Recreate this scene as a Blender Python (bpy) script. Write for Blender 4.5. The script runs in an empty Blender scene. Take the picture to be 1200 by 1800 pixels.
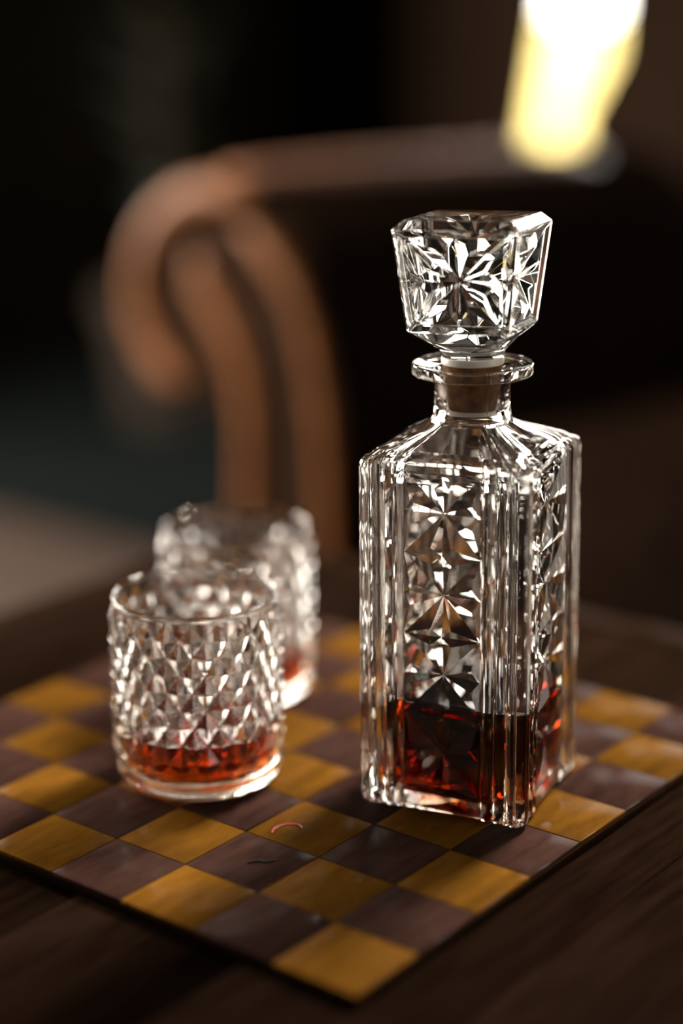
import bpy, bmesh, math, random
from mathutils import Vector, Matrix, noise

S = 0.042                     # one chess square in metres
ZT = 0.456                    # height of the board's top face
C = bpy.context.scene.collection
scene = bpy.context.scene
rnd = random.Random(4)


def P(x, y, z=0.0):           # board coordinates (squares) to metres
    return Vector((x * S, y * S, ZT + z * S))


# ------------------------------------------------------------------ camera
F_PX, YAW, PITCH, ROLL, CX, CY = 3214.7, 0.7223, 0.2424, -0.0268, 388.75, 789.14
fw = Vector((math.cos(YAW) * math.cos(PITCH), math.sin(YAW) * math.cos(PITCH), -math.sin(PITCH)))
rt = Vector((math.sin(YAW), -math.cos(YAW), 0))
up = rt.cross(fw)
rr = rt * math.cos(ROLL) + up * math.sin(ROLL)
uu = -rt * math.sin(ROLL) + up * math.cos(ROLL)
cam_d = bpy.data.cameras.new('camera')
cam = bpy.data.objects.new('camera', cam_d)
C.objects.link(cam)
m = Matrix((rr, uu, -fw)).transposed().to_4x4()
m.translation = P(-11.973, -9.0934, 8.895)
cam.matrix_world = m
cam_d.sensor_fit = 'VERTICAL'
cam_d.sensor_height = 36.0
cam_d.sensor_width = 24.0
cam_d.lens = F_PX / 1800 * 36
cam_d.shift_x = (600 - CX) / 1800
cam_d.shift_y = (CY - 900) / 1800
cam_d.clip_start = 0.02
cam_d.dof.use_dof = True
cam_d.dof.focus_distance = 19.75 * S
cam_d.dof.aperture_fstop = 1.44
cam_d.dof.aperture_blades = 0
scene.camera = cam

# ------------------------------------------------------------------ world, lamps, exposure
w = bpy.data.worlds.new('world')
scene.world = w
w.use_nodes = True
bg = w.node_tree.nodes['Background']
bg.inputs[0].default_value = (1.0, 0.9, 0.78, 1)
bg.inputs[1].default_value = 0.08


def area(name, target, az, el, dist, sx, sy, radiance, col, spread=180):
    d = bpy.data.lights.new(name, 'AREA')
    d.shape = 'RECTANGLE'
    d.size, d.size_y, d.color = sx, sy, col
    d.energy = radiance * math.pi * sx * sy
    d.spread = math.radians(spread)
    o = bpy.data.objects.new(name, d)
    C.objects.link(o)
    az, el = math.radians(az), math.radians(el)
    v = Vector((math.cos(az) * math.cos(el), math.sin(az) * math.cos(el), math.sin(el)))
    o.location = target + v * dist
    o.rotation_euler = v.to_track_quat('Z', 'Y').to_euler()
    return o


def window_light(name, centre, normal, sx, sy, radiance, col):
    """area lamp of sx by sy metres for an unseen window"""
    o = area(name, Vector(centre), 0, 0, 0, sx, sy, radiance, col)
    o.location = centre
    o.rotation_euler = Vector(normal).to_track_quat('-Z', 'Y').to_euler()
    return o


mid = P(4, 3, 1.5)
area('window_key', mid, 1, 47, 3.0, 0.6, 0.6, 3.9, (1.0, 0.90, 0.76), 24)
window_light('window_light_left', (0.40, 2.60, 1.05), (0, -1, -0.1), 2.1, 1.0, 22.0, (1.0, 0.91, 0.80))
window_light('glass_fill_back', (3.60, 0.80, 1.10), (-1, -0.15, -0.1), 1.6, 1.2, 12.0, (1.0, 0.95, 0.87))  # unseen source added so the cut glass picks up light
area('glass_fill_right', mid, -60, 10, 2.2, 2.0, 0.8, 1.3, (1.0, 0.90, 0.78), 140)  # added fill without a visible source, gives the glass its mid-tones
area('sofa_arm_fill', P(21.3, 21.5, 1), 138, 33, 2.2, 0.5, 0.5, 6.5, (1.0, 0.80, 0.58), 22)  # unseen narrow lamp added to brighten the sofa pleats

scene.view_settings.view_transform = 'Standard'
scene.view_settings.look = 'None'
scene.view_settings.exposure = 0.0
scene.view_settings.gamma = 1.0
scene.view_settings.use_curve_mapping = False
cy = scene.cycles
cy.max_bounces = 40
cy.transmission_bounces = 36
cy.glossy_bounces = 16
cy.diffuse_bounces = 3
cy.transparent_max_bounces = 16
cy.volume_bounces = 0
cy.caustics_reflective = True
cy.caustics_refractive = True
cy.blur_glossy = 0.3
cy.sample_clamp_indirect = 9
cy.use_denoising = True


# ------------------------------------------------------------------ materials
def mat(name):
    mt = bpy.data.materials.new(name)
    mt.use_nodes = True
    nt = mt.node_tree
    nt.nodes.clear()
    out = nt.nodes.new('ShaderNodeOutputMaterial')
    return mt, nt, out


def N(nt, kind, **kw):
    n = nt.nodes.new(kind)
    for k, v in kw.items():
        if k.startswith('_'):
            setattr(n, k[1:], v)
        else:
            n.inputs[k.replace('__', ' ')].default_value = v
    return n


def principled(name, col, rough=0.5, spec=0.5, coat=0.0, coat_rough=0.05, noise_scale=None, noise_amt=0.3,
               stretch=(1, 1, 1), bump=0.0, sheen=0.0, metallic=0.0, per_object=0.0):
    mt, nt, out = mat(name)
    b = N(nt, 'ShaderNodeBsdfPrincipled', Roughness=rough, Metallic=metallic)
    b.inputs['Base Color'].default_value = (*col, 1)
    b.inputs['Specular IOR Level'].default_value = spec
    b.inputs['Coat Weight'].default_value = coat
    b.inputs['Coat Roughness'].default_value = coat_rough
    b.inputs['Sheen Weight'].default_value = sheen
    nt.links.new(b.outputs[0], out.inputs[0])
    if noise_scale:
        tc = N(nt, 'ShaderNodeTexCoord')
        mp = N(nt, 'ShaderNodeMapping')
        mp.inputs['Scale'].default_value = stretch
        nt.links.new(tc.outputs['Object'], mp.inputs[0])
        src = mp.outputs[0]
        oi = N(nt, 'ShaderNodeObjectInfo')
        ad = N(nt, 'ShaderNodeVectorMath', _operation='ADD')
        sc = N(nt, 'ShaderNodeVectorMath', _operation='SCALE')
        sc.inputs[0].default_value = (7.3, 3.1, 9.7)
        nt.links.new(oi.outputs['Random'], sc.inputs['Scale'])
        nt.links.new(src, ad.inputs[0])
        nt.links.new(sc.outputs[0], ad.inputs[1])
        nz = N(nt, 'ShaderNodeTexNoise', Scale=noise_scale, Detail=6.0, Roughness=0.6)
        nt.links.new(ad.outputs[0], nz.inputs['Vector'])
        rp = N(nt, 'ShaderNodeMapRange')
        rp.inputs['From Min'].default_value = 0.3
        rp.inputs['From Max'].default_value = 0.7
        rp.inputs['To Min'].default_value = 1 - noise_amt
        rp.inputs['To Max'].default_value = 1 + noise_amt
        nt.links.new(nz.outputs[0], rp.inputs[0])
        mul = N(nt, 'ShaderNodeVectorMath', _operation='SCALE')
        mul.inputs[0].default_value = col
        if per_object:
            r2 = N(nt, 'ShaderNodeMapRange')
            r2.inputs['To Min'].default_value = 1 - per_object
            r2.inputs['To Max'].default_value = 1 + per_object
            nt.links.new(oi.outputs['Random'], r2.inputs[0])
            mm = N(nt, 'ShaderNodeMath', _operation='MULTIPLY')
            nt.links.new(rp.outputs[0], mm.inputs[0])
            nt.links.new(r2.outputs[0], mm.inputs[1])
            nt.links.new(mm.outputs[0], mul.inputs['Scale'])
        else:
            nt.links.new(rp.outputs[0], mul.inputs['Scale'])
        nt.links.new(mul.outputs[0], b.inputs['Base Color'])
        if bump:
            bp = N(nt, 'ShaderNodeBump', Strength=bump, Distance=0.001)
            nt.links.new(nz.outputs[0], bp.inputs['Height'])
            nt.links.new(bp.outputs[0], b.inputs['Normal'])
    return mt


def glass_mat(name, ior=1.5, col=(1, 1, 1), rough=0.0, absorb=None, density=0.0):
    mt, nt, out = mat(name)
    g = N(nt, 'ShaderNodeBsdfGlass', IOR=ior, Roughness=rough, Color=(*col, 1))
    nt.links.new(g.outputs[0], out.inputs[0])
    if absorb:
        v = N(nt, 'ShaderNodeVolumeAbsorption', Color=(*absorb, 1), Density=density)
        nt.links.new(v.outputs[0], out.inputs['Volume'])
    return mt


M = {}
M['glass'] = glass_mat('clear_glass', 1.5, (0.995, 0.99, 0.98))
M['whiskey'] = glass_mat('whiskey_liquid', 1.36, (1, 1, 1), 0.0, (0.86, 0.60, 0.06), 200)
M['whiskey_shaded'] = glass_mat('shaded_whiskey_liquid', 1.36, (1, 1, 1), 0.0, (0.86, 0.54, 0.07), 420)  # same whiskey made darker: dimness behind the decanter put into the colour
M['yellow'] = principled('yellow_wood', (0.138, 0.060, 0.0083), 0.4, 0.0, 0.05, 0.16, 30, 0.3, (1, 4, 1), 0.02, per_object=0.12)
M['dark'] = principled('dark_wood', (0.050, 0.0245, 0.0195), 0.4, 0.0, 0.05, 0.16, 40, 0.3, (1, 4, 1), 0.02, per_object=0.15)
M['board_edge'] = principled('board_edge_wood', (0.02, 0.010, 0.006), 0.5, 0.0, 0.0, 0.2, 30, 0.3)
M['table'] = principled('table_wood', (0.0125, 0.0063, 0.0038), 0.5, 0.0, 0.0, 0.15, 22, 0.45, (1, 9, 9), 0.2, per_object=0.1)
M['table_rim'] = principled('table_rim_wood', (0.026, 0.0135, 0.008), 0.45, 0.0, 0.015, 0.15, 22, 0.35, (2, 2, 9))
M['cork'] = principled('cork', (0.22, 0.10, 0.04), 0.85, 0.2, noise_scale=160, noise_amt=0.6, bump=0.5)
M['plastic'] = principled('white_plastic', (0.82, 0.74, 0.66), 0.35, 0.5, noise_scale=60, noise_amt=0.03)
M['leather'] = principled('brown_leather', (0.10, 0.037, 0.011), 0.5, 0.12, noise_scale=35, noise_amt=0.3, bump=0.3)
M['leather_lit'] = principled('lit_leather', (0.26, 0.13, 0.085), 0.4, 0.5, noise_scale=35, noise_amt=0.3, bump=0.3)  # lighter leather: the light along the arm top put into the colour
M['leather_arm_shaded'] = principled('shaded_arm_leather', (0.012, 0.007, 0.005), 0.5, 0.0, noise_scale=35, noise_amt=0.3, bump=0.3)  # near-black copy of the brown leather, shade on the arm painted in
M['leather_shaded'] = principled('shaded_leather', (0.012, 0.007, 0.005), 0.5, 0.0, noise_scale=35, noise_amt=0.3, bump=0.3)  # shaded copy of the brown leather for seat, back and grooves
M['floor'] = principled('floor_wood', (0.05, 0.030, 0.021), 0.5, 0.4, noise_scale=6, noise_amt=0.2, stretch=(1, 8, 1))
M['rug'] = principled('rug_wool', (0.0075, 0.0095, 0.0092), 0.95, 0.0, noise_scale=80, noise_amt=0.3, bump=0.4)
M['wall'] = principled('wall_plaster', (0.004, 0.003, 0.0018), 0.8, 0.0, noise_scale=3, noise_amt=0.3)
M['frame'] = principled('window_frame_wood', (0.05, 0.03, 0.02), 0.5, 0.4, noise_scale=20, noise_amt=0.3)
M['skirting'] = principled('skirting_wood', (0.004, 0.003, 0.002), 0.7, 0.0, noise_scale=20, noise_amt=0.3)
M['drape'] = principled('drape_cloth', (0.12, 0.07, 0.045), 0.9, 0.1, noise_scale=60, noise_amt=0.2)
M['leaf'] = principled('leaf_green', (0.012, 0.012, 0.006), 0.5, 0.15, noise_scale=20, noise_amt=0.3)
M['pot'] = principled('pot_clay', (0.05, 0.035, 0.025), 0.7, 0.3, noise_scale=30, noise_amt=0.2)
M['stem'] = principled('stem_bark', (0.05, 0.035, 0.02), 0.8, 0.2, noise_scale=30, noise_amt=0.3)
M['red'] = principled('red_smear', (0.45, 0.02, 0.012), 0.3, 0.5, noise_scale=90, noise_amt=0.3)
M['nick'] = principled('gouged_wood', (0.012, 0.007, 0.006), 0.7, 0.2, noise_scale=90, noise_amt=0.3)


def sky_pane():
    mt, nt, out = mat('daylight_pane')
    e = N(nt, 'ShaderNodeEmission', Color=(1, 0.97, 0.88, 1), Strength=18.0)
    nt.links.new(e.outputs[0], out.inputs[0])
    return mt


M['pane'] = sky_pane()


def sheer():
    mt, nt, out = mat('yellow_sheer_cloth')
    t = N(nt, 'ShaderNodeBsdfTranslucent', Color=(0.80, 0.72, 0.46, 1))
    d = N(nt, 'ShaderNodeBsdfDiffuse', Color=(0.7, 0.5, 0.1, 1))
    mx = N(nt, 'ShaderNodeMixShader', Fac=0.25)
    nt.links.new(t.outputs[0], mx.inputs[1])
    nt.links.new(d.outputs[0], mx.inputs[2])
    nt.links.new(mx.outputs[0], out.inputs[0])
    return mt


M['sheer'] = sheer()


# ------------------------------------------------------------------ helpers
def mesh_obj(name, verts, faces, material, parent=None, smooth=None, sharp=None):
    me = bpy.data.meshes.new(name)
    me.from_pydata([tuple(v) for v in verts], [], faces)
    if smooth is not None:
        me.polygons.foreach_set('use_smooth', [smooth] * len(me.polygons))
    if sharp is not None:
        me.set_sharp_from_angle(angle=math.radians(sharp))
    me.materials.append(material)
    me.update()
    o = bpy.data.objects.new(name, me)
    C.objects.link(o)
    if parent:
        o.parent = parent
    return o


def bm_obj(name, bm, material, parent=None, smooth=True, sharp=35):
    bmesh.ops.recalc_face_normals(bm, faces=bm.faces)
    me = bpy.data.meshes.new(name)
    bm.to_mesh(me)
    bm.free()
    me.polygons.foreach_set('use_smooth', [smooth] * len(me.polygons))
    if smooth and sharp:
        me.set_sharp_from_angle(angle=math.radians(sharp))
    me.materials.append(material)
    o = bpy.data.objects.new(name, me)
    C.objects.link(o)
    if parent:
        o.parent = parent
    return o


def thing(name, label, cat, loc=(0, 0, 0), rotz=0.0, group=None):
    o = bpy.data.objects.new(name, None)
    o.empty_display_size = 0.02
    C.objects.link(o)
    o.location = loc
    o.rotation_euler = (0, 0, rotz)
    tag(o, label, cat, group)
    return o


def tag(o, label, cat, group=None):
    o['label'] = label
    o['category'] = cat
    if group:
        o['group'] = group
    return o


def struct(o):
    o['kind'] = 'structure'
    return o


def box_bm(x0, x1, y0, y1, z0, z1, bev=0.0, seg=2):
    bm = bmesh.new()
    bmesh.ops.create_cube(bm, size=1)
    for v in bm.verts:
        v.co = Vector(((x0 + x1) / 2 + v.co.x * (x1 - x0), (y0 + y1) / 2 + v.co.y * (y1 - y0), (z0 + z1) / 2 + v.co.z * (z1 - z0)))
    if bev:
        bmesh.ops.bevel(bm, geom=bm.edges[:], offset=bev, segments=seg, affect='EDGES', profile=0.5)
    return bm


def box(name, x0, x1, y0, y1, z0, z1, material, parent=None, bev=0.0):
    return bm_obj(name, box_bm(x0, x1, y0, y1, z0, z1, bev), material, parent, smooth=bev > 0, sharp=50)


class Shell:
    """vertices and faces collected ring by ring, in squares, scaled to metres at the end"""
    def __init__(self):
        self.v, self.f = [], []

    def add(self, pts):
        i = len(self.v)
        self.v += [Vector(p) for p in pts]
        return list(range(i, i + len(pts)))

    def bridge(self, a, b):                # two closed rings of the same length, a below b, outward facing when a runs ccw
        n = len(a)
        for i in range(n):
            j = (i + 1) % n
            self.f.append((a[i], a[j], b[j], b[i]))

    def strip(self, a, b):
        for i in range(len(a) - 1):
            self.f.append((a[i], a[i + 1], b[i + 1], b[i]))

    def zip(self, a, b):                   # open polylines of different length, along the same axis; a below b
        i = j = 0
        while i < len(a) - 1 or j < len(b) - 1:
            ra = (i + 1) / (len(a) - 1) if i < len(a) - 1 else 9
            rb = (j + 1) / (len(b) - 1) if j < len(b) - 1 else 9
            if ra <= rb:
                self.f.append((a[i], a[i + 1], b[j]))
                i += 1
            else:
                self.f.append((a[i], b[j + 1], b[j]))
                j += 1

    def cap(self, ring, centre, down=True):
        c = self.add([centre])[0]
        n = len(ring)
        for i in range(n):
            j = (i + 1) % n
            self.f.append((ring[j], ring[i], c) if down else (ring[i], ring[j], c))

    def build(self, name, material, parent=None, sharp=22, scale=S):
        o = mesh_obj(name, [v * scale for v in self.v], self.f, material, parent, True, None)
        bm = bmesh.new()
        bm.from_mesh(o.data)
        bmesh.ops.recalc_face_normals(bm, faces=bm.faces)
        bm.to_mesh(o.data)
        bm.free()
        o.data.polygons.foreach_set('use_smooth', [True] * len(o.data.polygons))
        if sharp:
            o.data.set_sharp_from_angle(angle=math.radians(sharp))
        return o


def circle(r, z, n, off=0.0):
    return [(r * math.cos(2 * math.pi * (i + off) / n), r * math.sin(2 * math.pi * (i + off) / n), z) for i in range(n)]


def lathe(profile, n):                     # closed solid of revolution from a profile that starts and ends on the axis
    sh = Shell()
    rings = [sh.add(circle(r, z, n)) for r, z in profile if r > 0]
    for a, b in zip(rings, rings[1:]):
        sh.bridge(a, b)
    sh.cap(rings[0], (0, 0, profile[0][1] if profile[0][0] == 0 else rings and sh.v[rings[0][0]].z), True)
    sh.cap(rings[-1], (0, 0, profile[-1][1] if profile[-1][0] == 0 else sh.v[rings[-1][0]].z), False)
    return sh


# ------------------------------------------------------------------ room
FZ = 0.0
XB, YL = 88 * S, 64 * S                    # back wall and left wall
struct(box('floor', -1.6, XB + 0.1, -2.2, YL + 0.1, FZ - 0.05, FZ, M['floor']))
# back wall with an opening for the window
wy0, wy1, wz0, wz1 = P(0, 43.5).y, P(0, 55.2).y, 0.30, 2.2
wb = bmesh.new()
for (y0, y1, z0, z1) in ((-2.2, wy0, 0, 2.6), (wy1, YL, 0, 2.6), (wy0, wy1, 0, wz0), (wy0, wy1, wz1, 2.6)):
    b2 = box_bm(XB, XB + 0.1, y0, y1, z0, z1)
    me = bpy.data.meshes.new('tmp')
    b2.to_mesh(me)
    b2.free()
    wb.from_mesh(me)
    bpy.data.meshes.remove(me)
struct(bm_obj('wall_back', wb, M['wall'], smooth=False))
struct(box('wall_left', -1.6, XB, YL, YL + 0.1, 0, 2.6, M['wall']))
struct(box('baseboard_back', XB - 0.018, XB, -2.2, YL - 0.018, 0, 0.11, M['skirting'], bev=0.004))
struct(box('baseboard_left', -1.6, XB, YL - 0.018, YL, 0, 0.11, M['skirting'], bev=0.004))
win = struct(bpy.data.objects.new('window_1', None))
C.objects.link(win)
win.location = (XB, (wy0 + wy1) / 2, wz0)
hw, hz = (wy1 - wy0) / 2, wz1 - wz0
box('pane', 0.05, 0.058, -hw, hw, 0, hz, M['pane'], win)
for (a0, a1, b0, b1) in ((-hw, -hw + 0.03, 0, hz), (hw - 0.03, hw, 0, hz), (-hw, hw, 0, 0.03), (-hw, hw, hz - 0.03, hz)):
    box('frame', 0.0, 0.045, a0, a1, b0, b1, M['frame'], win, bev=0.003)
box('sill', -0.05, 0.0, -hw - 0.03, hw + 0.03, -0.03, 0.0, M['frame'], win, bev=0.004)



# unseen window frames added around the left and back lamps
def added_window(name, loc, rotz, wid, hei):
    o = struct(bpy.data.objects.new(name, None))
    C.objects.link(o)
    o.location, o.rotation_euler = loc, (0, 0, rotz)
    box('pane', 0.0, 0.006, -wid / 2, wid / 2, -hei / 2, hei / 2, M['glass'], o)
    for y in (-wid / 2, -wid / 6, wid / 6, wid / 2):
        box('mullion', -0.03, -0.001, y - 0.02, y + 0.02, -hei / 2, hei / 2, M['frame'], o, bev=0.003)
    for z in (-hei / 2 - 0.02, hei / 2 + 0.02):
        box('rail', -0.03, -0.001, -wid / 2 - 0.02, wid / 2 + 0.02, z - 0.02, z + 0.02, M['frame'], o, bev=0.003)


added_window('added_window_left', (0.40, YL - 0.008, 1.05), math.pi / 2, 2.1, 1.0)
added_window('added_window_back', (XB - 0.008, 0.80, 1.10), 0, 1.6, 1.2)


# curtains: pleated sheets following a slanting edge
def curtain(name, edge_a, edge_b, zs, x, material, label, pleat=0.012, waves=7):
    """edge_a, edge_b: y at each z of zs"""
    nu = waves * 8
    front, sh = [], Shell()
    th = 0.003
    for side in (0, 1):
        rows = []
        for z, ya, yb in zip(zs, edge_a, edge_b):
            pts = []
            for i in range(nu + 1):
                t = i / nu
                pts.append((x + pleat * math.sin(t * waves * 2 * math.pi) + side * th, ya + (yb - ya) * t, z))
            rows.append(sh.add(pts))
        front.append(rows)
    for s in (0, 1):
        for a, b in zip(front[s], front[s][1:]):
            sh.strip(a, b)
    for rows in ((0, 0), (-1, -1)):
        sh.strip(front[0][rows[0]], front[1][rows[1]])
    for k in (0, -1):
        sh.strip([r[k] for r in front[0]], [r[k] for r in front[1]])
    o = sh.build(name, material, None, 40, 1.0)
    tag(o, label, 'curtain')
    return o


def Y(y):
    return y * S


def Z(z):
    return ZT + z * S


zs = [Z(v) for v in (-10.2, -4, -1.2, 1.4, 5.1, 8.2, 14, 24, 40)]
curtain('curtain', [Y(v) for v in (48.6, 48.6, 48.4, 48.6, 46.4, 46.2, 46.1, 45.5, 45.5)], [Y(39.5)] * 9, zs, XB - 0.075, M['drape'],
        'dark brown drape hanging along the right edge of the bright window')
curtain('curtain', [Y(60.5)] * 9, [Y(v) for v in (51.8, 51.5, 51.2, 50.8, 50.2, 49.7, 49.2, 48.7, 48.2)], zs, XB - 0.075, M['drape'],
        'dark brown drape hanging along the left edge of the bright window')
zs2 = [Z(v) for v in (-10, -5, 0, 3, 6.8, 7.4)]
curtain('sheer_curtain', [Y(55.0)] * 6, [Y(43.8)] * 6, zs2, XB - 0.03, M['sheer'],
        'yellow sheer cafe curtain glowing in the lower half of the bright window', 0.004, 9)

# rug behind the table
rug = bm_obj('rug', box_bm(34.6 * S, 87 * S, 27 * S, 63 * S, 0.0, 0.012, 0.004), M['rug'])
tag(rug, 'dark grey-green rug lying on the floor left of the sofa', 'rug')


# ------------------------------------------------------------------ tubes
def tube_shell(path, radii, n=14, squash=1.0, side=None):
    sh = Shell()
    rings = []
    path = [Vector(p) for p in path]
    for i, p in enumerate(path):
        t = (path[min(i + 1, len(path) - 1)] - path[max(i - 1, 0)]).normalized()
        ref = Vector(side) if side else (Vector((0, 0, 1)) if abs(t.z) < 0.9 else Vector((1, 0, 0)))
        a = t.cross(ref).normalized()
        b = a.cross(t).normalized()
        rings.append(sh.add([p + (a * math.cos(k * 2 * math.pi / n) + b * math.sin(k * 2 * math.pi / n) * squash) * radii[i] for k in range(n)]))
    for a, b in zip(rings, rings[1:]):
        sh.bridge(a, b)
    sh.cap(rings[0], path[0], True)
    sh.cap(rings[-1], path[-1], False)
    return sh


def smooth_path(pts, k=6):                 # Catmull-Rom
    pts = [Vector(p) for p in pts]
    out = []
    for i in range(len(pts) - 1):
        p0, p1, p2, p3 = pts[max(i - 1, 0)], pts[i], pts[i + 1], pts[min(i + 2, len(pts) - 1)]
        for j in range(k):
            t = j / k
            out.append(0.5 * ((2 * p1) + (p2 - p0) * t + (2 * p0 - 5 * p1 + 4 * p2 - p3) * t * t + (3 * p1 - p0 - 3 * p2 + p3) * t ** 3))
    out.append(pts[-1])
    return out


# ------------------------------------------------------------------ sofa
SX, SY = 21.32, 20.16                      # front face of the arm
sofa = thing('sofa', 'dark brown leather sofa with a scrolled arm behind the table', 'sofa', P(SX, SY, -10.86))
sofa.location.z = 0.0
ah = Vector((0.98377, -0.17944, 0))
hv = Vector((0.17944, 0.98377, 0))
FLOORZ = -ZT / S


def sp(d, p, z):                           # depth along the arm, sideways, height -> sofa local, in squares
    v = ah * d + hv * p
    return Vector((v.x, v.y, z - FLOORZ))


outline = [(-0.95, -9.3), (-0.9, -5), (-0.78, -3.54), (-0.72, -2.09), (-0.6, -1.38), (0.48, -0.95), (2.1, -0.42), (3.1, 0.41), (3.55, 1.4), (3.6, 2.44), (3.15, 3.36),
           (2.2, 4.15), (1.0, 4.65), (-0.44, 4.83), (-1.6, 4.35), (-3.0, 3.2), (-3.83, 1.6), (-4.29, 0.0), (-4.47, -1.42), (-4.6, -3.5), (-4.7, -6), (-4.7, -9.3)]
oc = smooth_path([Vector((a, b, 0)) for a, b in outline], 4)
sh = Shell()
rings = []
for d, s, dz in ((0.0, 0.93, 0), (0.25, 0.985, 0), (0.7, 1.0, 0), (5, 1, -0.1), (10, 1, -0.2), (14.2, 1, -0.28), (15.6, 0.97, -0.42), (16.4, 0.88, -0.6)):
    rings.append(sh.add([sp(d, (q.x + 1.2) * s - 1.2, (q.y - 0.5) * s + 0.5 + dz) for q in oc]))
for a, b in zip(rings, rings[1:]):
    sh.bridge(a, b)
sh.f.append(tuple(reversed(rings[0])))
sh.f.append(tuple(rings[-1]))
sh.build('arm', M['leather_arm_shaded'], sofa, 40)


ins = Shell()
ir = [ins.add([sp(d, (q.x + 1.2) * s_ - 1.2, (q.y - 0.5) * s_ + 0.5) for q in oc]) for d, s_ in ((-0.14, 0.80), (-0.04, 0.90), (0.1, 0.92))]
for a, b in zip(ir, ir[1:]):
    ins.bridge(a, b)
ins.f += [tuple(reversed(ir[0])), tuple(ir[-1])]
ins.build('front_panel', M['leather_shaded'], sofa, 40)  # dark inset paints the shade in the grooves between pleats


def pleat(pts, rad, name='pleat', d0=-0.2):
    path = smooth_path([sp(d0, a, b) for a, b in pts], 5)
    n = len(path)
    radii = [rad * min(1.0, 0.35 + 6 * min(i, n - 1 - i) / n) for i in range(n)]
    tube_shell(path, radii, 14, 1.0).build(name, M['leather'], sofa, None)


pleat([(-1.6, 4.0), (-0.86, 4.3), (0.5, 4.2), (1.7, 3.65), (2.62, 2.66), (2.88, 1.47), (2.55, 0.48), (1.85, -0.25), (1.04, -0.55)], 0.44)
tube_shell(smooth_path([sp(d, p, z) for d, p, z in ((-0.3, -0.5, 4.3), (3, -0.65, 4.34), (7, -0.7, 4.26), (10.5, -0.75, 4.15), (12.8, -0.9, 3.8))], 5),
           [0.30] + [0.62] * 19 + [0.4], 14, 1.0).build('arm_top_highlight', M['leather_lit'], sofa, None)  # strip added to show light glancing along the arm top
pleat([(0.55, 2.95), (0.34, 2.18), (-0.3, 1.4), (-0.93, 0.6), (-1.3, -0.28), (-1.43, -1.11), (-1.4, -2.28), (-1.32, -4.3), (-1.3, -7), (-1.3, -9.2)], 0.38)
pleat([(-1.15, 3.6), (-1.9, 3.25), (-2.7, 2.6), (-3.3, 1.8), (-3.7, 0.8), (-3.95, -0.3), (-4.1, -1.5), (-4.2, -3.5), (-4.25, -6), (-4.25, -9.2)], 0.30)


def sofa_box(name, d0, d1, p0, p1, z0, z1, bev, material, slope=0.0):
    bm = bmesh.new()
    bmesh.ops.create_cube(bm, size=1)
    for v in bm.verts:
        d = d0 if v.co.x < 0 else d1
        p = p0 if v.co.y < 0 else p1
        z = z0 if v.co.z < 0 else z1
        if v.co.z > 0 and v.co.y < 0:
            z += slope
        v.co = sp(d, p, z) * S
    bmesh.ops.bevel(bm, geom=bm.edges[:], offset=bev * S, segments=4, affect='EDGES', profile=0.5)
    return bm_obj(name, bm, material, sofa, True, 60)


sofa_box('seat_base', 1.2, 16, -34, -4.55, -9.6, -4.2, 0.4, M['leather_shaded'])
sofa_box('seat_cushion', 0.6, 13.5, -18.9, -4.75, -4.2, -1.2, 0.9, M['leather_shaded'])
sofa_box('seat_cushion', 0.6, 13.5, -33.5, -19.1, -4.2, -1.2, 0.9, M['leather_shaded'])
sofa_box('backrest', 13.4, 17.2, -34, -3.9, -4.2, 0.4, 1.2, M['leather_shaded'], 0.0)
for d, p in ((1.6, -2.8), (15, -2.8), (1.6, -33), (15, -33)):
    c = sp(d, p, FLOORZ)
    lt = lathe([(0, 0), (0.45, 0), (0.6, 0.5), (0.5, 1.0), (0.8, 1.6), (0, 1.6)], 16)
    for v in lt.v:
        v += Vector((c.x, c.y, 0))
    lt.build('foot', M['frame'], sofa, 40)

# ------------------------------------------------------------------ potted plant in the dark corner
plant = thing('potted_plant', 'leafy plant in a clay pot in the dark corner behind the sofa', 'plant', (50.5 * S, 48.6 * S, 0.012))
lathe([(0, 0), (2.4, 0), (3.1, 5.2), (3.4, 5.3), (3.4, 6.2), (3.0, 6.2), (2.9, 5.2), (0, 5.2)], 28).build('pot', M['pot'], plant, 40)
tube_shell(smooth_path([(0, 0, 5.1), (0.2, -0.3, 9), (-0.3, 0.2, 14), (0.2, 0.4, 18)], 5), [0.28 - 0.008 * i for i in range(16)], 8).build('stem', M['stem'], plant, None)


def leaf(base, tip, wid, droop):
    base, tip = Vector(base), Vector(tip)
    ax = (tip - base)
    sd = ax.cross(Vector((0, 0, 1))).normalized()
    sh = Shell()
    L, R, Md = [], [], []
    n = 8
    for i in range(n + 1):
        t = i / n
        c = base + ax * t - Vector((0, 0, droop * t * t))
        wv = wid * math.sin(math.pi * min(1, t ** 0.8 * 0.98 + 0.02)) + 0.03
        L.append(c + sd * wv + Vector((0, 0, 0.25 * wv)))
        R.append(c - sd * wv + Vector((0, 0, 0.25 * wv)))
        Md.append(c)
    th = Vector((0, 0, -0.05))
    a, b, c2 = sh.add(L), sh.add(Md), sh.add(R)
    a2, b2, c3 = sh.add([v + th for v in L]), sh.add([v + th for v in Md]), sh.add([v + th for v in R])
    sh.strip(a, b), sh.strip(b, c2), sh.strip(b2, a2), sh.strip(c3, b2)
    sh.strip(a2, a), sh.strip(c2, c3)
    sh.build('leaf', M['leaf'], plant, None)


lr = random.Random(11)
for (y, z) in ((1.8, 17.4), (-1.6, 17.0), (-0.2, 13.4), (4.2, 18.8), (3.6, 14.5), (-3.2, 13.8), (0.3, 20.2), (-4.3, 18.8), (2.2, 11.4), (5.2, 16.4), (-1.8, 10.8), (1.0, 15.4)):
    dz = 2.6
    leaf((0.1, 0.05 * y, z - dz), (-1.0 + lr.uniform(-1, 1), y, z + 0.6), 0.9 + lr.uniform(0, 0.3), 0.8)

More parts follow.
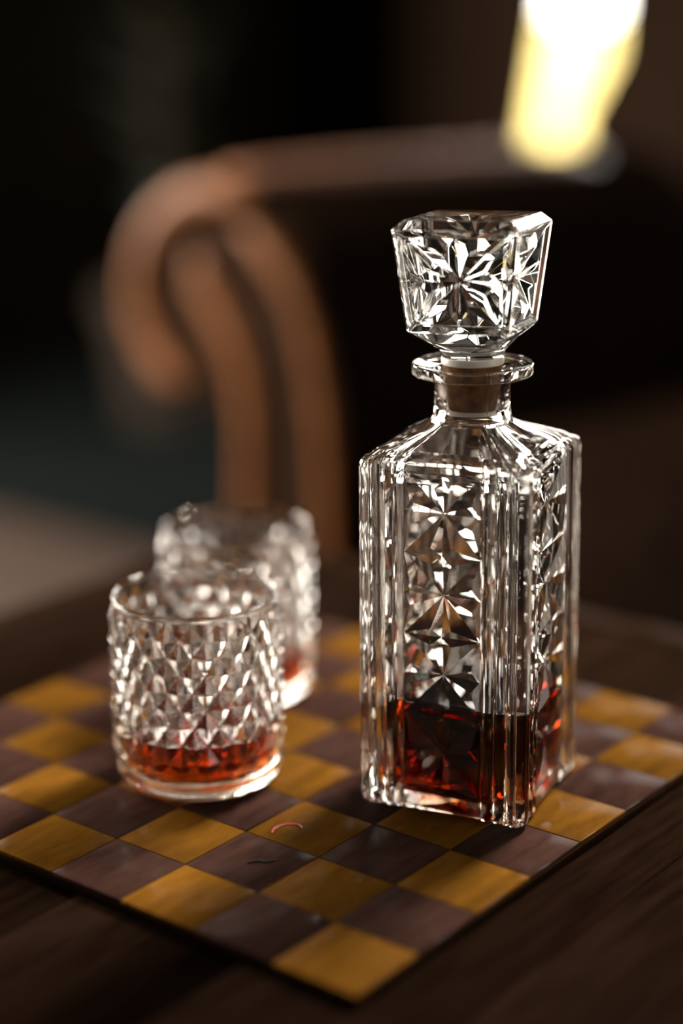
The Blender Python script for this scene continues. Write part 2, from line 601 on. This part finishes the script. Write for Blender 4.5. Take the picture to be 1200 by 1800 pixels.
# ------------------------------------------------------------------ coffee table
T0, T1 = -3.1, 10.35
table = thing('coffee_table', 'square dark wooden coffee table under the chess board', 'table', P(4, 4, -0.14))
table.location.z = 0
ht = ZT - 0.14 * S                          # table top height


def tloc(x):
    return (x - 4) * S


npl = 6
wdt = (T1 - T0) / npl
for i in range(npl):
    y0, y1 = T0 + i * wdt, T0 + (i + 1) * wdt
    bm = box_bm(tloc(T0), tloc(T1), tloc(y0) + 0.0002, tloc(y1) - 0.0002, ht - 0.022, ht, 0.0006, 1)
    bm_obj('plank', bm, M['table'], table, True, 50)
rz0, rz1 = ht - 0.05, ht
R0, R1 = T0 - 0.12, T1 + 0.75
for (x0, x1, y0, y1) in ((T1 + 0.12, R1, R0 - 0.6, R1), (R0 - 0.6, R0, R0 - 0.6, R1), (R0, T1 + 0.12, T1 + 0.12, R1), (R0, T1 + 0.12, R0 - 0.6, R0)):
    bm_obj('rim', box_bm(tloc(x0), tloc(x1), tloc(y0), tloc(y1), rz0, rz1, 0.004, 3), M['table_rim'], table, True, 60)
box('subtop', tloc(R0 - 0.1), tloc(T1 + 0.3), tloc(R0 - 0.1), tloc(T1 + 0.3), ht - 0.04, ht - 0.0225, M['table'], table)
for x in (T0 - 0.3, T1 - 0.6):
    for y in (T0 - 0.3, T1 - 0.6):
        bm = box_bm(tloc(x), tloc(x + 1.1), tloc(y), tloc(y + 1.1), 0, ht - 0.04, 0.004, 2)
        bm_obj('leg', bm, M['table_rim'], table, True, 60)
for (x0, x1, y0, y1) in ((T0, T1, T0 - 0.2, T0 + 0.3), (T0, T1, T1 - 0.3, T1 + 0.2)):
    box('apron', tloc(x0), tloc(x1), tloc(y0), tloc(y1), ht - 0.10, ht - 0.04, M['table'], table)

# ------------------------------------------------------------------ chess board
board = thing('chess_board', 'worn wooden chess board of yellow and dark squares under the decanter', 'chess board', P(4, 4, -0.14))
th = 0.14 * S
box('base', -4 * S - 0.0006, 4 * S + 0.0006, -4 * S - 0.0006, 4 * S + 0.0006, 0, th - 0.0016, M['board_edge'], board, bev=0.0005)
sq_mesh = {}
br = random.Random(5)
for i in range(8):
    for j in range(8):
        light = (i + j) % 2 == 0
        key = 'light_square' if light else 'dark_square'
        if key not in sq_mesh:
            h = S / 2 - 0.00022
            o = bm_obj(key, box_bm(-h, h, -h, h, -0.0018, 0, 0.0003, 2), M['yellow'] if light else M['dark'], board, True, 40)
            sq_mesh[key] = o.data
        else:
            o = bpy.data.objects.new(key, sq_mesh[key])
            C.objects.link(o)
            o.parent = board
        o.location = ((i - 3.5) * S, (j - 3.5) * S, th + br.uniform(-0.00012, 0.00002))
        o.rotation_euler = (br.uniform(-.0015, .0015), br.uniform(-.0015, .0015), math.pi / 2 * br.choice((0, 2)))


def flat_stroke(name, pts, rad, material, label):
    path = smooth_path([Vector((x - 4, y - 4, th / S + 0.004)) for x, y in pts], 4)
    n = len(path)
    o = tube_shell(path, [rad * (0.35 + 0.65 * math.sin(math.pi * (i + .3) / n)) for i in range(n)], 8, 0.35).build(name, material, board, None)
    o['label'] = label


flat_stroke('red_mark', [(2.12, 2.74), (2.25, 2.80), (2.40, 2.75), (2.46, 2.64), (2.42, 2.56)], 0.022, M['red'], 'thin red curved mark on a yellow square')
flat_stroke('nick', [(1.42, 2.5), (1.53, 2.44), (1.55, 2.36), (1.66, 2.3)], 0.026, M['nick'], 'dark gouge in a dark square')

def ease_edges(o, width, angle=14):
    md = o.modifiers.new('eased_edges', 'BEVEL')
    md.width = width * S
    md.segments = 2
    md.limit_method = 'ANGLE'
    md.angle_limit = math.radians(angle)
    md.use_clamp_overlap = True
    md.miter_outer = 'MITER_SHARP'
    return o


# ------------------------------------------------------------------ decanter
HALF = 0.965
PW = 0.436                                  # half width of the star panel
ZP0, ZP1, NCELL = 0.26, 3.93, 4
CELL = (ZP1 - ZP0) / NCELL


def corner_strip():
    """outline from the right edge of one panel, round the corner, to the left edge of the next panel.
    local face frame: x along the face, y outward; returns points in the frame of the first face"""
    pts = [(PW, HALF - 0.045)]
    edges = [0.45, 0.585, 0.72, 0.855]
    for a, b in zip(edges, edges[1:]):
        n = 7
        for k in range(n + 1):
            t = k / n
            x = a + (b - a) * t
            pts.append((x, HALF - 0.05 + 0.045 * math.sin(math.pi * t) ** 0.8))
    # corner bead
    cc, cr = 0.848, 0.132
    n = 14
    half = []
    for k in range(1, n):
        ang = math.radians(100 - 110 * k / n)
        half.append((cc + cr * math.cos(ang), cc + cr * math.sin(ang)))
    left = pts[:]
    right = [(y, x) for x, y in reversed(pts)]
    out = left + half + right
    clean = [out[0]]
    for p in out[1:]:
        if (p[0] - clean[-1][0]) ** 2 + (p[1] - clean[-1][1]) ** 2 > 0.006 ** 2:
            clean.append(p)
    return clean


CS = corner_strip()


def side_xy(k, x, y):
    """face k: 0 faces -x, then round ccw.  x along the face (ccw seen from above), y outward"""
    a = math.pi + k * math.pi / 2
    nx, ny = math.cos(a), math.sin(a)
    tx, ty = -ny, nx
    return nx * y + tx * x, ny * y + ty * x


def decanter_body():
    sh = Shell()
    rows = [ZP0 + CELL * i / 2 for i in range(2 * NCELL + 1)]
    yb = HALF - 0.035
    strips = []                             # strips[k][row] -> vertex ids, from panel k's right edge to panel k+1's left edge
    nc = len(CS)

    def ringpts(scale, z, t=0.0, r=0.4, drop=0.0):
        pts = []
        for k in range(4):
            for i in range(8):
                x = -PW + 2 * PW * (i + 1) / 9 if False else -PW + 2 * PW * i / 8
                pts.append(side_xy(k, x, yb))
            for (x, y) in CS[1:-1]:
                pts.append(side_xy(k, x, y))
            # last of CS is the first of the next panel
        # insert the panel's right edge (first of CS)
        pts2, per = [], 8 + nc - 2
        for k in range(4):
            blk = pts[k * per:(k + 1) * per]
            pts2 += blk[:8] + [side_xy(k, PW, yb)] + blk[8:]
        out = []
        for (x, y) in pts2:
            d = math.hypot(x, y)
            cx_, cy_ = x / d * r, y / d * r
            zz = z - drop * max(0.0, d - HALF) / 0.35
            out.append((x * scale * (1 - t) + cx_ * t, y * scale * (1 - t) + cy_ * t, zz))
        return out

    per = 9 + nc - 2
    for k in range(4):
        rws = []
        for z in rows:
            pts = [side_xy(k, *p) for p in CS]
            # the strip's first and last points sit on the panel borders
            pts[0] = side_xy(k, PW, yb)
            pts[-1] = side_xy((k + 1) % 4, -PW, yb)
            rws.append(sh.add([(x, y, z) for x, y in pts]))
        for a, b in zip(rws, rws[1:]):
            sh.strip(a, b)
        strips.append(rws)
    # star panels
    for k in range(4):
        Lc = [r_[-1] for r_ in strips[(k - 1) % 4]]
        Rc = [r_[0] for r_ in strips[k]]
        midc = sh.add([side_xy(k, 0, yb) + (rows[2 * i],) for i in range(NCELL + 1)])
        for c in range(NCELL):
            zc = rows[2 * c + 1]

            def pt(a, b, dep):
                x, y = side_xy(k, a * PW, HALF - dep)
                return (x, y, zc + b * CELL / 2)
            cen = sh.add([pt(0, 0, 0.095)])[0]
            vs, hs = 0.80, 0.27
            vp = sh.add([pt(a, b, 0.0) for a, b in ((vs, -hs), (vs, hs), (hs, vs), (-hs, vs), (-vs, hs), (-vs, -hs), (-hs, -vs), (hs, -vs))])
            # groove bottoms 62 % of the way out
            tips = [Rc[2 * c + 1], Rc[2 * c + 2], midc[c + 1], Lc[2 * c + 2], Lc[2 * c + 1], Lc[2 * c], midc[c], Rc[2 * c]]
            tdir = [(1, 0), (1, 1), (0, 1), (-1, 1), (-1, 0), (-1, -1), (0, -1), (1, -1)]
            gr_ = sh.add([pt(a * 0.66, b * 0.66, 0.07) for a, b in tdir])
            for i in range(8):
                va, vb = vp[i], vp[(i + 1) % 8]
                # tip i lies between vp[i] (before) and vp[i+1]; vp order: 0 before E, 1 after E ...
                va, vb = vp[i], vp[(i + 1) % 8]
                g, t = gr_[i], tips[i]
                sh.f += [(cen, va, g), (va, t, g), (t, vb, g), (vb, cen, g)]
                tn = tips[(i + 1) % 8]
                sh.f.append((vb, t, tn))
    # rings over and under the walls
    lo = [(0.86, 0.0), (0.945, 0.012), (0.985, 0.05), (1.0, 0.12), (1.0, 0.20)]
    lower = [sh.add(ringpts(s_, z)) for s_, z in lo]
    for a, b in zip(lower, lower[1:]):
        sh.bridge(a, b)

    def join(ring, row, up_):
        for k in range(4):
            a = ring[k * per:k * per + 9]
            Lc = strips[(k - 1) % 4][row][-1]
            Rc = strips[k][row][0]
            mc = None
            # middle vertex of the panel's border
            zc = rows[row]
            mx, my = side_xy(k, 0, yb)
            for idx in mids[(k, row)]:
                mc = idx
            pl = [Lc, mc, Rc]
            if up_:
                sh.zip(pl, a)
            else:
                sh.zip(a, pl)
            b = [ring[(k * per + 8 + i) % (4 * per)] for i in range(nc)]
            if up_:
                sh.strip(strips[k][row], b)
            else:
                sh.strip(b, strips[k][row])
    # find the middle border vertices again
    mids = {}
    for k in range(4):
        for row in (0, len(rows) - 1):
            mx, my = side_xy(k, 0, yb)
            mids[(k, row)] = [i for i, v in enumerate(sh.v) if abs(v.x - mx) < 1e-6 and abs(v.y - my) < 1e-6 and abs(v.z - rows[row]) < 1e-6][:1]
    hi = []
    # shoulder, neck, flange, mouth
    prof = [(1.0, 3.95, 0, .4), (0.994, 3.99, 0.0, .4), (0.978, 4.025, 0.0, .4), (0.95, 4.052, 0.0, .4), (0.91, 4.07, 0.03, .4), (0.96, 4.11, 0.2, .43), (0.99, 4.155, 0.42, .45), (1, 4.205, 0.64, .465),
            (1, 4.25, 0.84, .475), (1, 4.285, 0.95, .475)]
    for s_, z, t, r_ in prof:
        hi.append(sh.add(ringpts(s_, z, t, r_, 0.03 * (1 - t))))
    for r_, z in ((0.452, 4.315), (0.432, 4.36), (0.42, 4.42), (0.414, 4.52), (0.413, 4.74), (0.422, 4.785), (0.45, 4.815), (0.52, 4.828), (0.62, 4.83), (0.648, 4.836),
                  (0.66, 4.85), (0.663, 4.90), (0.66, 4.945), (0.65, 4.957), (0.632, 4.957), (0.55, 4.935), (0.45, 4.91), (0.375, 4.90)):
        hi.append(sh.add(ringpts(1, z, 1, r_)))
    join(hi[0], len(rows) - 1, True)
    for a, b in zip(hi, hi[1:]):
        sh.bridge(a, b)
    join(lower[-1], 0, False)
    # underside
    inner0 = sh.add(ringpts(0.80, 0.035))
    sh.bridge(inner0, lower[0])
    sh.cap(inner0, (0, 0, 0.06), True)
    # inner wall, from the mouth down: round mouth to square cavity
    n = 4 * per
    dirs = [math.atan2(sh.v[i].y, sh.v[i].x) for i in hi[-1]]

    def cavity(ang, half, rad):            # rounded square radius in direction ang
        cxx, cyy = abs(math.cos(ang)), abs(math.sin(ang))
        a, b = max(cxx, cyy), min(cxx, cyy)
        c0 = half - rad
        r_ = half / a
        if r_ * b > c0:
            # hits the corner arc: |r*(a,b) - (c0,c0)| = rad
            B = (a + b) * c0
            r_ = B + math.sqrt(max(0, B * B - (2 * c0 * c0 - rad * rad)))
        return r_
    prev = hi[-1]
    inn = [(0.352, 4.885, 1), (0.345, 4.86, 1), (0.335, 4.75, 1), (0.31, 4.55, 1), (0.298, 4.44, 1), (0.315, 4.39, 1), (0.34, 4.32, 1), (0.37, 4.22, .9), (0.4, 4.12, 0.7), (0.45, 4.02, 0.45),
           (0.5, 3.92, 0.22), (0.5, 3.84, 0.07), (0.5, 3.74, 0.0)]
    z = 3.6
    while z > 0.5:
        inn.append((0.5, z, 0))
        z -= 0.13
    inn += [(0.5, 0.35, 0), (0.5, 0.25, -0.025), (0.5, 0.185, -0.09), (0.5, 0.152, -0.18)]
    for r_, z, t in inn:
        pts = []
        for a in dirs:
            q = cavity(a, 0.775, 0.27)
            if t >= 0:
                rad = q * (1 - t) + r_ * t
            else:
                rad = q * (1 + t)
            if 0.5 < z < 4.2:
                rad += 0.012 * noise.noise(Vector((math.cos(a) * 2.4, math.sin(a) * 2.4, z * 0.9)))
            pts.append((rad * math.cos(a), rad * math.sin(a), z))
        ring = sh.add(pts)
        sh.bridge(prev, ring)
        prev = ring
    c = sh.add([(0, 0, 0.17)])[0]
    for i in range(n):
        sh.f.append((prev[i], prev[(i + 1) % n], c))
    return sh, cavity


TH = math.radians(13.72)
dec = thing('decanter', 'square cut-glass decanter with pressed stars standing on the chess board', 'decanter', P(4.526, 1.764), TH)
sh, cavity = decanter_body()
ease_edges(sh.build('bottle', M['glass'], dec, 20), 0.012)


def liquid_square(level):
    sh = Shell()
    n = 96
    e = 0.012
    rings = []
    for z, k in ((0.142, -0.185), (0.175, -0.09), (0.24, -0.022), (0.34, 0), (0.7, 0), (1.0, 0), (level - 0.03, 0), (level, 0.012)):
        pts = []
        for i in range(n):
            a = 2 * math.pi * i / n
            rad = cavity(a, 0.775, 0.27) * (1 + (k if k < 0 else 0)) + e + (k if k > 0 else 0)
            pts.append((rad * math.cos(a), rad * math.sin(a), z))
        rings.append(sh.add(pts))
    for a, b in zip(rings, rings[1:]):
        sh.bridge(a, b)
    sh.cap(rings[0], (0, 0, 0.158), True)
    sh.cap(rings[-1], (0, 0, level), False)
    return sh


liq = liquid_square(1.27).build('whiskey', M['whiskey_shaded'], None, 30)
liq.location, liq.rotation_euler = P(4.526, 1.764), (0, 0, TH)
tag(liq, 'dark amber whiskey filling the lower third of the square decanter', 'whiskey')

# ------------------------------------------------------------------ stopper
st = thing('decanter_stopper', 'square star-cut glass stopper with a cork, set in the decanter neck', 'stopper', P(4.526, 1.764, 4.95), TH + math.radians(2.5))
tl = Matrix.Rotation(math.radians(-1.6), 4, rt)
st.matrix_world = Matrix.Translation(P(4.526, 1.764, 4.95)) @ tl @ Matrix.Rotation(TH + math.radians(2.5), 4, 'Z')


def stopper_head():
    """truncated square block, wider at the top, chamfered edges, a star cut in each side and in the top"""
    sh = Shell()
    z0, z1 = 0.40, 1.50                    # lower and upper edge of the side faces (over the collar)
    h0, h1 = 0.575, 0.70                  # half sizes there
    ch = 0.05

    def half(z):
        return h0 + (h1 - h0) * (z - z0) / (z1 - z0)

    def octo(h, c, z):
        p = []
        for k in range(4):
            for x in (-(h - c), (h - c)):
                p.append(side_xy(k, x, h) + (z,))
        return p
    sides = []
    bot, top = sh.add(octo(half(z0), ch, z0)), sh.add(octo(half(z1), ch, z1))
    for k in range(4):
        # chamfered vertical edge between face k and k+1
        a, b = bot[2 * k + 1], bot[(2 * k + 2) % 8]
        c, d = top[2 * k + 1], top[(2 * k + 2) % 8]
        sh.f.append((a, b, d, c))
        # face: border frame, then a recessed star
        zc = (z0 + z1) / 2

        def pt(a_, b_, dep, m_=0.80):
            z = zc + b_ * (z1 - z0) / 2 * m_
            hx = (half(z) - ch) * m_ if m_ < 1 else half(z) - ch
            x, y = side_xy(k, a_ * hx, half(z) - dep)
            return (x, y, z)
        cor = [bot[2 * k], bot[2 * k + 1], top[2 * k + 1], top[2 * k]]
        inn = sh.add([pt(-1, -1, 0.05, .86), pt(1, -1, 0.05, .86), pt(1, 1, 0.05, .86), pt(-1, 1, 0.05, .86)])
        mids = sh.add([pt(0, -1, 0.05, .86), pt(1, 0, 0.05, .86), pt(0, 1, 0.05, .86), pt(-1, 0, 0.05, .86)])
        for i in range(4):
            j = (i + 1) % 4
            sh.f += [(cor[i], cor[j], inn[j], mids[i], inn[i])]
        cen = sh.add([pt(0, 0, 0.15, .86)])[0]
        vs, hs = 0.62, 0.26
        vp = sh.add([pt(a_, b_, 0.02, .86) for a_, b_ in ((vs, -hs), (vs, hs), (hs, vs), (-hs, vs), (-vs, hs), (-vs, -hs), (-hs, -vs), (hs, -vs))])
        tips = [mids[1], inn[2], mids[2], inn[3], mids[3], inn[0], mids[0], inn[1]]
        for i in range(8):
            va, vb = vp[i], vp[(i + 1) % 8]
            sh.f += [(cen, va, tips[i]), (cen, tips[i], vb), (vb, tips[i], tips[(i + 1) % 8])]
    # top bevel and star-cut top
    zt = 1.60
    t2 = sh.add(octo(0.60, 0.05, zt))
    sh.bridge(top, t2)
    cen = sh.add([(0, 0, zt - 0.12)])[0]
    n = 8
    vv = sh.add([(0.30 * math.cos(math.radians(a)), 0.30 * math.sin(math.radians(a)), zt - 0.02) for a in range(0, 360, 45)])
    tp = sh.add([(0.47 * math.cos(math.radians(a + 22.5)), 0.47 * math.sin(math.radians(a + 22.5)), zt - 0.03) for a in range(0, 360, 45)])
    # rim of the top face: order t2 by angle
    ordr = sorted(t2, key=lambda i: math.atan2(sh.v[i].y, sh.v[i].x))
    tps = sorted(tp, key=lambda i: math.atan2(sh.v[i].y, sh.v[i].x))
    vvs = sorted(vv, key=lambda i: math.atan2(sh.v[i].y, sh.v[i].x))
    for i in range(8):
        sh.f.append((ordr[i], ordr[(i + 1) % 8], tps[(i + 1) % 8], tps[i]))
    for i in range(8):
        t_ = tps[i]
        a = math.atan2(sh.v[t_].y, sh.v[t_].x)
        near = sorted(vvs, key=lambda v: abs((math.atan2(sh.v[v].y, sh.v[v].x) - a + math.pi) % (2 * math.pi) - math.pi))[:2]
        near.sort(key=lambda v: ((math.atan2(sh.v[v].y, sh.v[v].x) - a + math.pi) % (2 * math.pi) - math.pi))
        va, vb = near
        sh.f += [(cen, va, t_), (cen, t_, vb), (vb, t_, tps[(i + 1) % 8])]
    # lower bevel to a round collar
    ring8 = bot
    n = 8
    lv = sh.add(octo(0.43, 0.10, 0.27))
    sh.bridge(lv, bot)
    rd = []
    for (r_, z) in ((0.345, 0.13), (0.335, 0.06), (0.335, 0.03)):
        pts = []
        for i in lv:
            a = math.atan2(sh.v[i].y, sh.v[i].x)
            pts.append((r_ * math.cos(a), r_ * math.sin(a), z))
        rd.append(pts)
    # finer round collar: 32 points
    col = [sh.add(circle(r_, z, 32)) for r_, z in ((0.335, 0.075), (0.345, 0.12), (0.375, 0.17))]
    lows = sorted(lv, key=lambda i: math.atan2(sh.v[i].y, sh.v[i].x) % (2 * math.pi))
    c2 = col[2]
    # zip closed: 32 ring to 8 ring
    start = min(range(32), key=lambda i: abs((2 * math.pi * i / 32) - math.atan2(sh.v[lows[0]].y, sh.v[lows[0]].x)))
    ra = [c2[(start + i) % 32] for i in range(33)]
    rb = lows + [lows[0]]
    angs = [(math.atan2(sh.v[i].y, sh.v[i].x) - math.atan2(sh.v[lows[0]].y, sh.v[lows[0]].x)) % (2 * math.pi) for i in lows] + [2 * math.pi]
    j = 0
    for i in range(32):
        sh.f.append((ra[i], ra[i + 1], rb[j]))
        while j < 8 and (i + 1) / 32 * 2 * math.pi >= (angs[j] + angs[j + 1]) / 2:
            sh.f.append((ra[i + 1], rb[j + 1], rb[j]))
            j += 1
    sh.bridge(col[0], col[1])
    sh.bridge(col[1], col[2])
    sh.cap(col[0], (0, 0, 0.075), True)
    return sh


ease_edges(stopper_head().build('knob', M['glass'], st, 18), 0.012)
lathe([(0, -0.50), (0.262, -0.50), (0.268, -0.49), (0.322, -0.005), (0, -0.005)], 40).build('cork', M['cork'], st, 40)
lathe([(0, -0.008), (0.325, -0.008), (0.34, 0.0), (0.342, 0.065), (0.335, 0.074), (0, 0.074)], 40).build('collar', M['plastic'], st, 40)['label'] = 'white plastic collar above the cork'
lathe([(0, -0.55), (0.255, -0.55), (0.266, -0.54), (0.268, -0.502), (0, -0.502)], 40).build('end_disc', M['plastic'], st, 40)['label'] = 'white plastic disc under the cork'


# ------------------------------------------------------------------ tumblers
def tumbler_shell(nd=20):
    sh = Shell()
    n = 2 * nd
    zr = [2.17, 1.965, 1.76, 1.555, 1.35, 1.145, 0.94, 0.735, 0.50, 0.23]
    zr.reverse()
    Rv, Ra = 0.942, 1.022
    rows = []
    base = [(0.66, 0.03), (0.76, 0.0), (0.85, 0.012), (0.915, 0.05), (0.952, 0.11), (0.966, 0.17)]
    br_ = [sh.add(circle(r_, z, n)) for r_, z in base]
    for a, b in zip(br_, br_[1:]):
        sh.bridge(a, b)
    sh.cap(br_[0], (0, 0, 0.05), True)
    m_ = len(zr)
    for j, z in enumerate(zr):
        pts = []
        for k in range(n):
            apex = (j + k) % 2 == 0
            r_ = Ra if (apex and 0 < j < m_ - 1) else Rv
            zz = z
            a = 2 * math.pi * k / n
            pts.append((r_ * math.cos(a), r_ * math.sin(a), zz))
        rows.append(sh.add(pts))
    # bottom: teeth; the corner points of the first row reach the smooth base ring
    a, b = br_[-1], rows[0]
    sh.bridge(a, b)
    for j in range(m_ - 1):
        for k in range(n):
            k2 = (k + 1) % n
            p00, p10, p01, p11 = rows[j][k], rows[j][k2], rows[j + 1][k], rows[j + 1][k2]
            if (j + k) % 2 == 0:           # p00 and p11 are apexes, corner diagonal p10-p01
                sh.f += [(p00, p10, p01), (p10, p11, p01)]
            else:
                sh.f += [(p00, p10, p11), (p00, p11, p01)]
    top = [sh.add(circle(r_, z, n)) for r_, z in ((0.962, 2.19), (0.966, 2.215), (0.963, 2.235), (0.953, 2.247), (0.938, 2.245), (0.924, 2.225), (0.90, 2.12), (0.87, 1.9), (0.86, 1.6),
                                                 (0.855, 1.2), (0.85, 0.8), (0.845, 0.55), (0.832, 0.36), (0.80, 0.27), (0.73, 0.21), (0.62, 0.18), (0.4, 0.17))]
    sh.bridge(rows[-1], top[0])
    for a, b in zip(top, top[1:]):
        sh.bridge(a, b)
    c = sh.add([(0, 0, 0.168)])[0]
    for i in range(n):
        sh.f.append((top[-1][i], top[-1][(i + 1) % n], c))
    return sh


def liquid_round(level):
    e = 0.01
    return lathe([(0, 0.16), (0.4, 0.16), (0.62, 0.17), (0.735, 0.20), (0.808, 0.262), (0.842, 0.354), (0.856, 0.55), (0.86, level - 0.03), (0.864, level), (0, level)], 64)


gl1 = thing('whiskey_tumbler', 'front diamond-cut glass tumbler with some whiskey, on the chess board', 'tumbler', P(2.873, 4.457), 0.05, 'diamond-cut tumblers on the board')
tum = ease_edges(tumbler_shell().build('glass', M['glass'], gl1, 12), 0.006)
gl2 = thing('whiskey_tumbler', 'rear diamond-cut glass tumbler, partly hidden behind the front one', 'tumbler', P(5.229, 5.853), 0.41, 'diamond-cut tumblers on the board')
t2 = tum.copy()
C.objects.link(t2)
t2.parent = gl2
l1 = liquid_round(0.70).build('whiskey', M['whiskey'], None, 30)
l1.location = P(2.873, 4.457)
tag(l1, 'shallow red-amber whiskey in the bottom of the front tumbler', 'whiskey')
l2 = l1.copy()
C.objects.link(l2)
l2.location = P(5.229, 5.853)
tag(l2, 'red-amber whiskey in the bottom of the rear, half-hidden tumbler', 'whiskey')
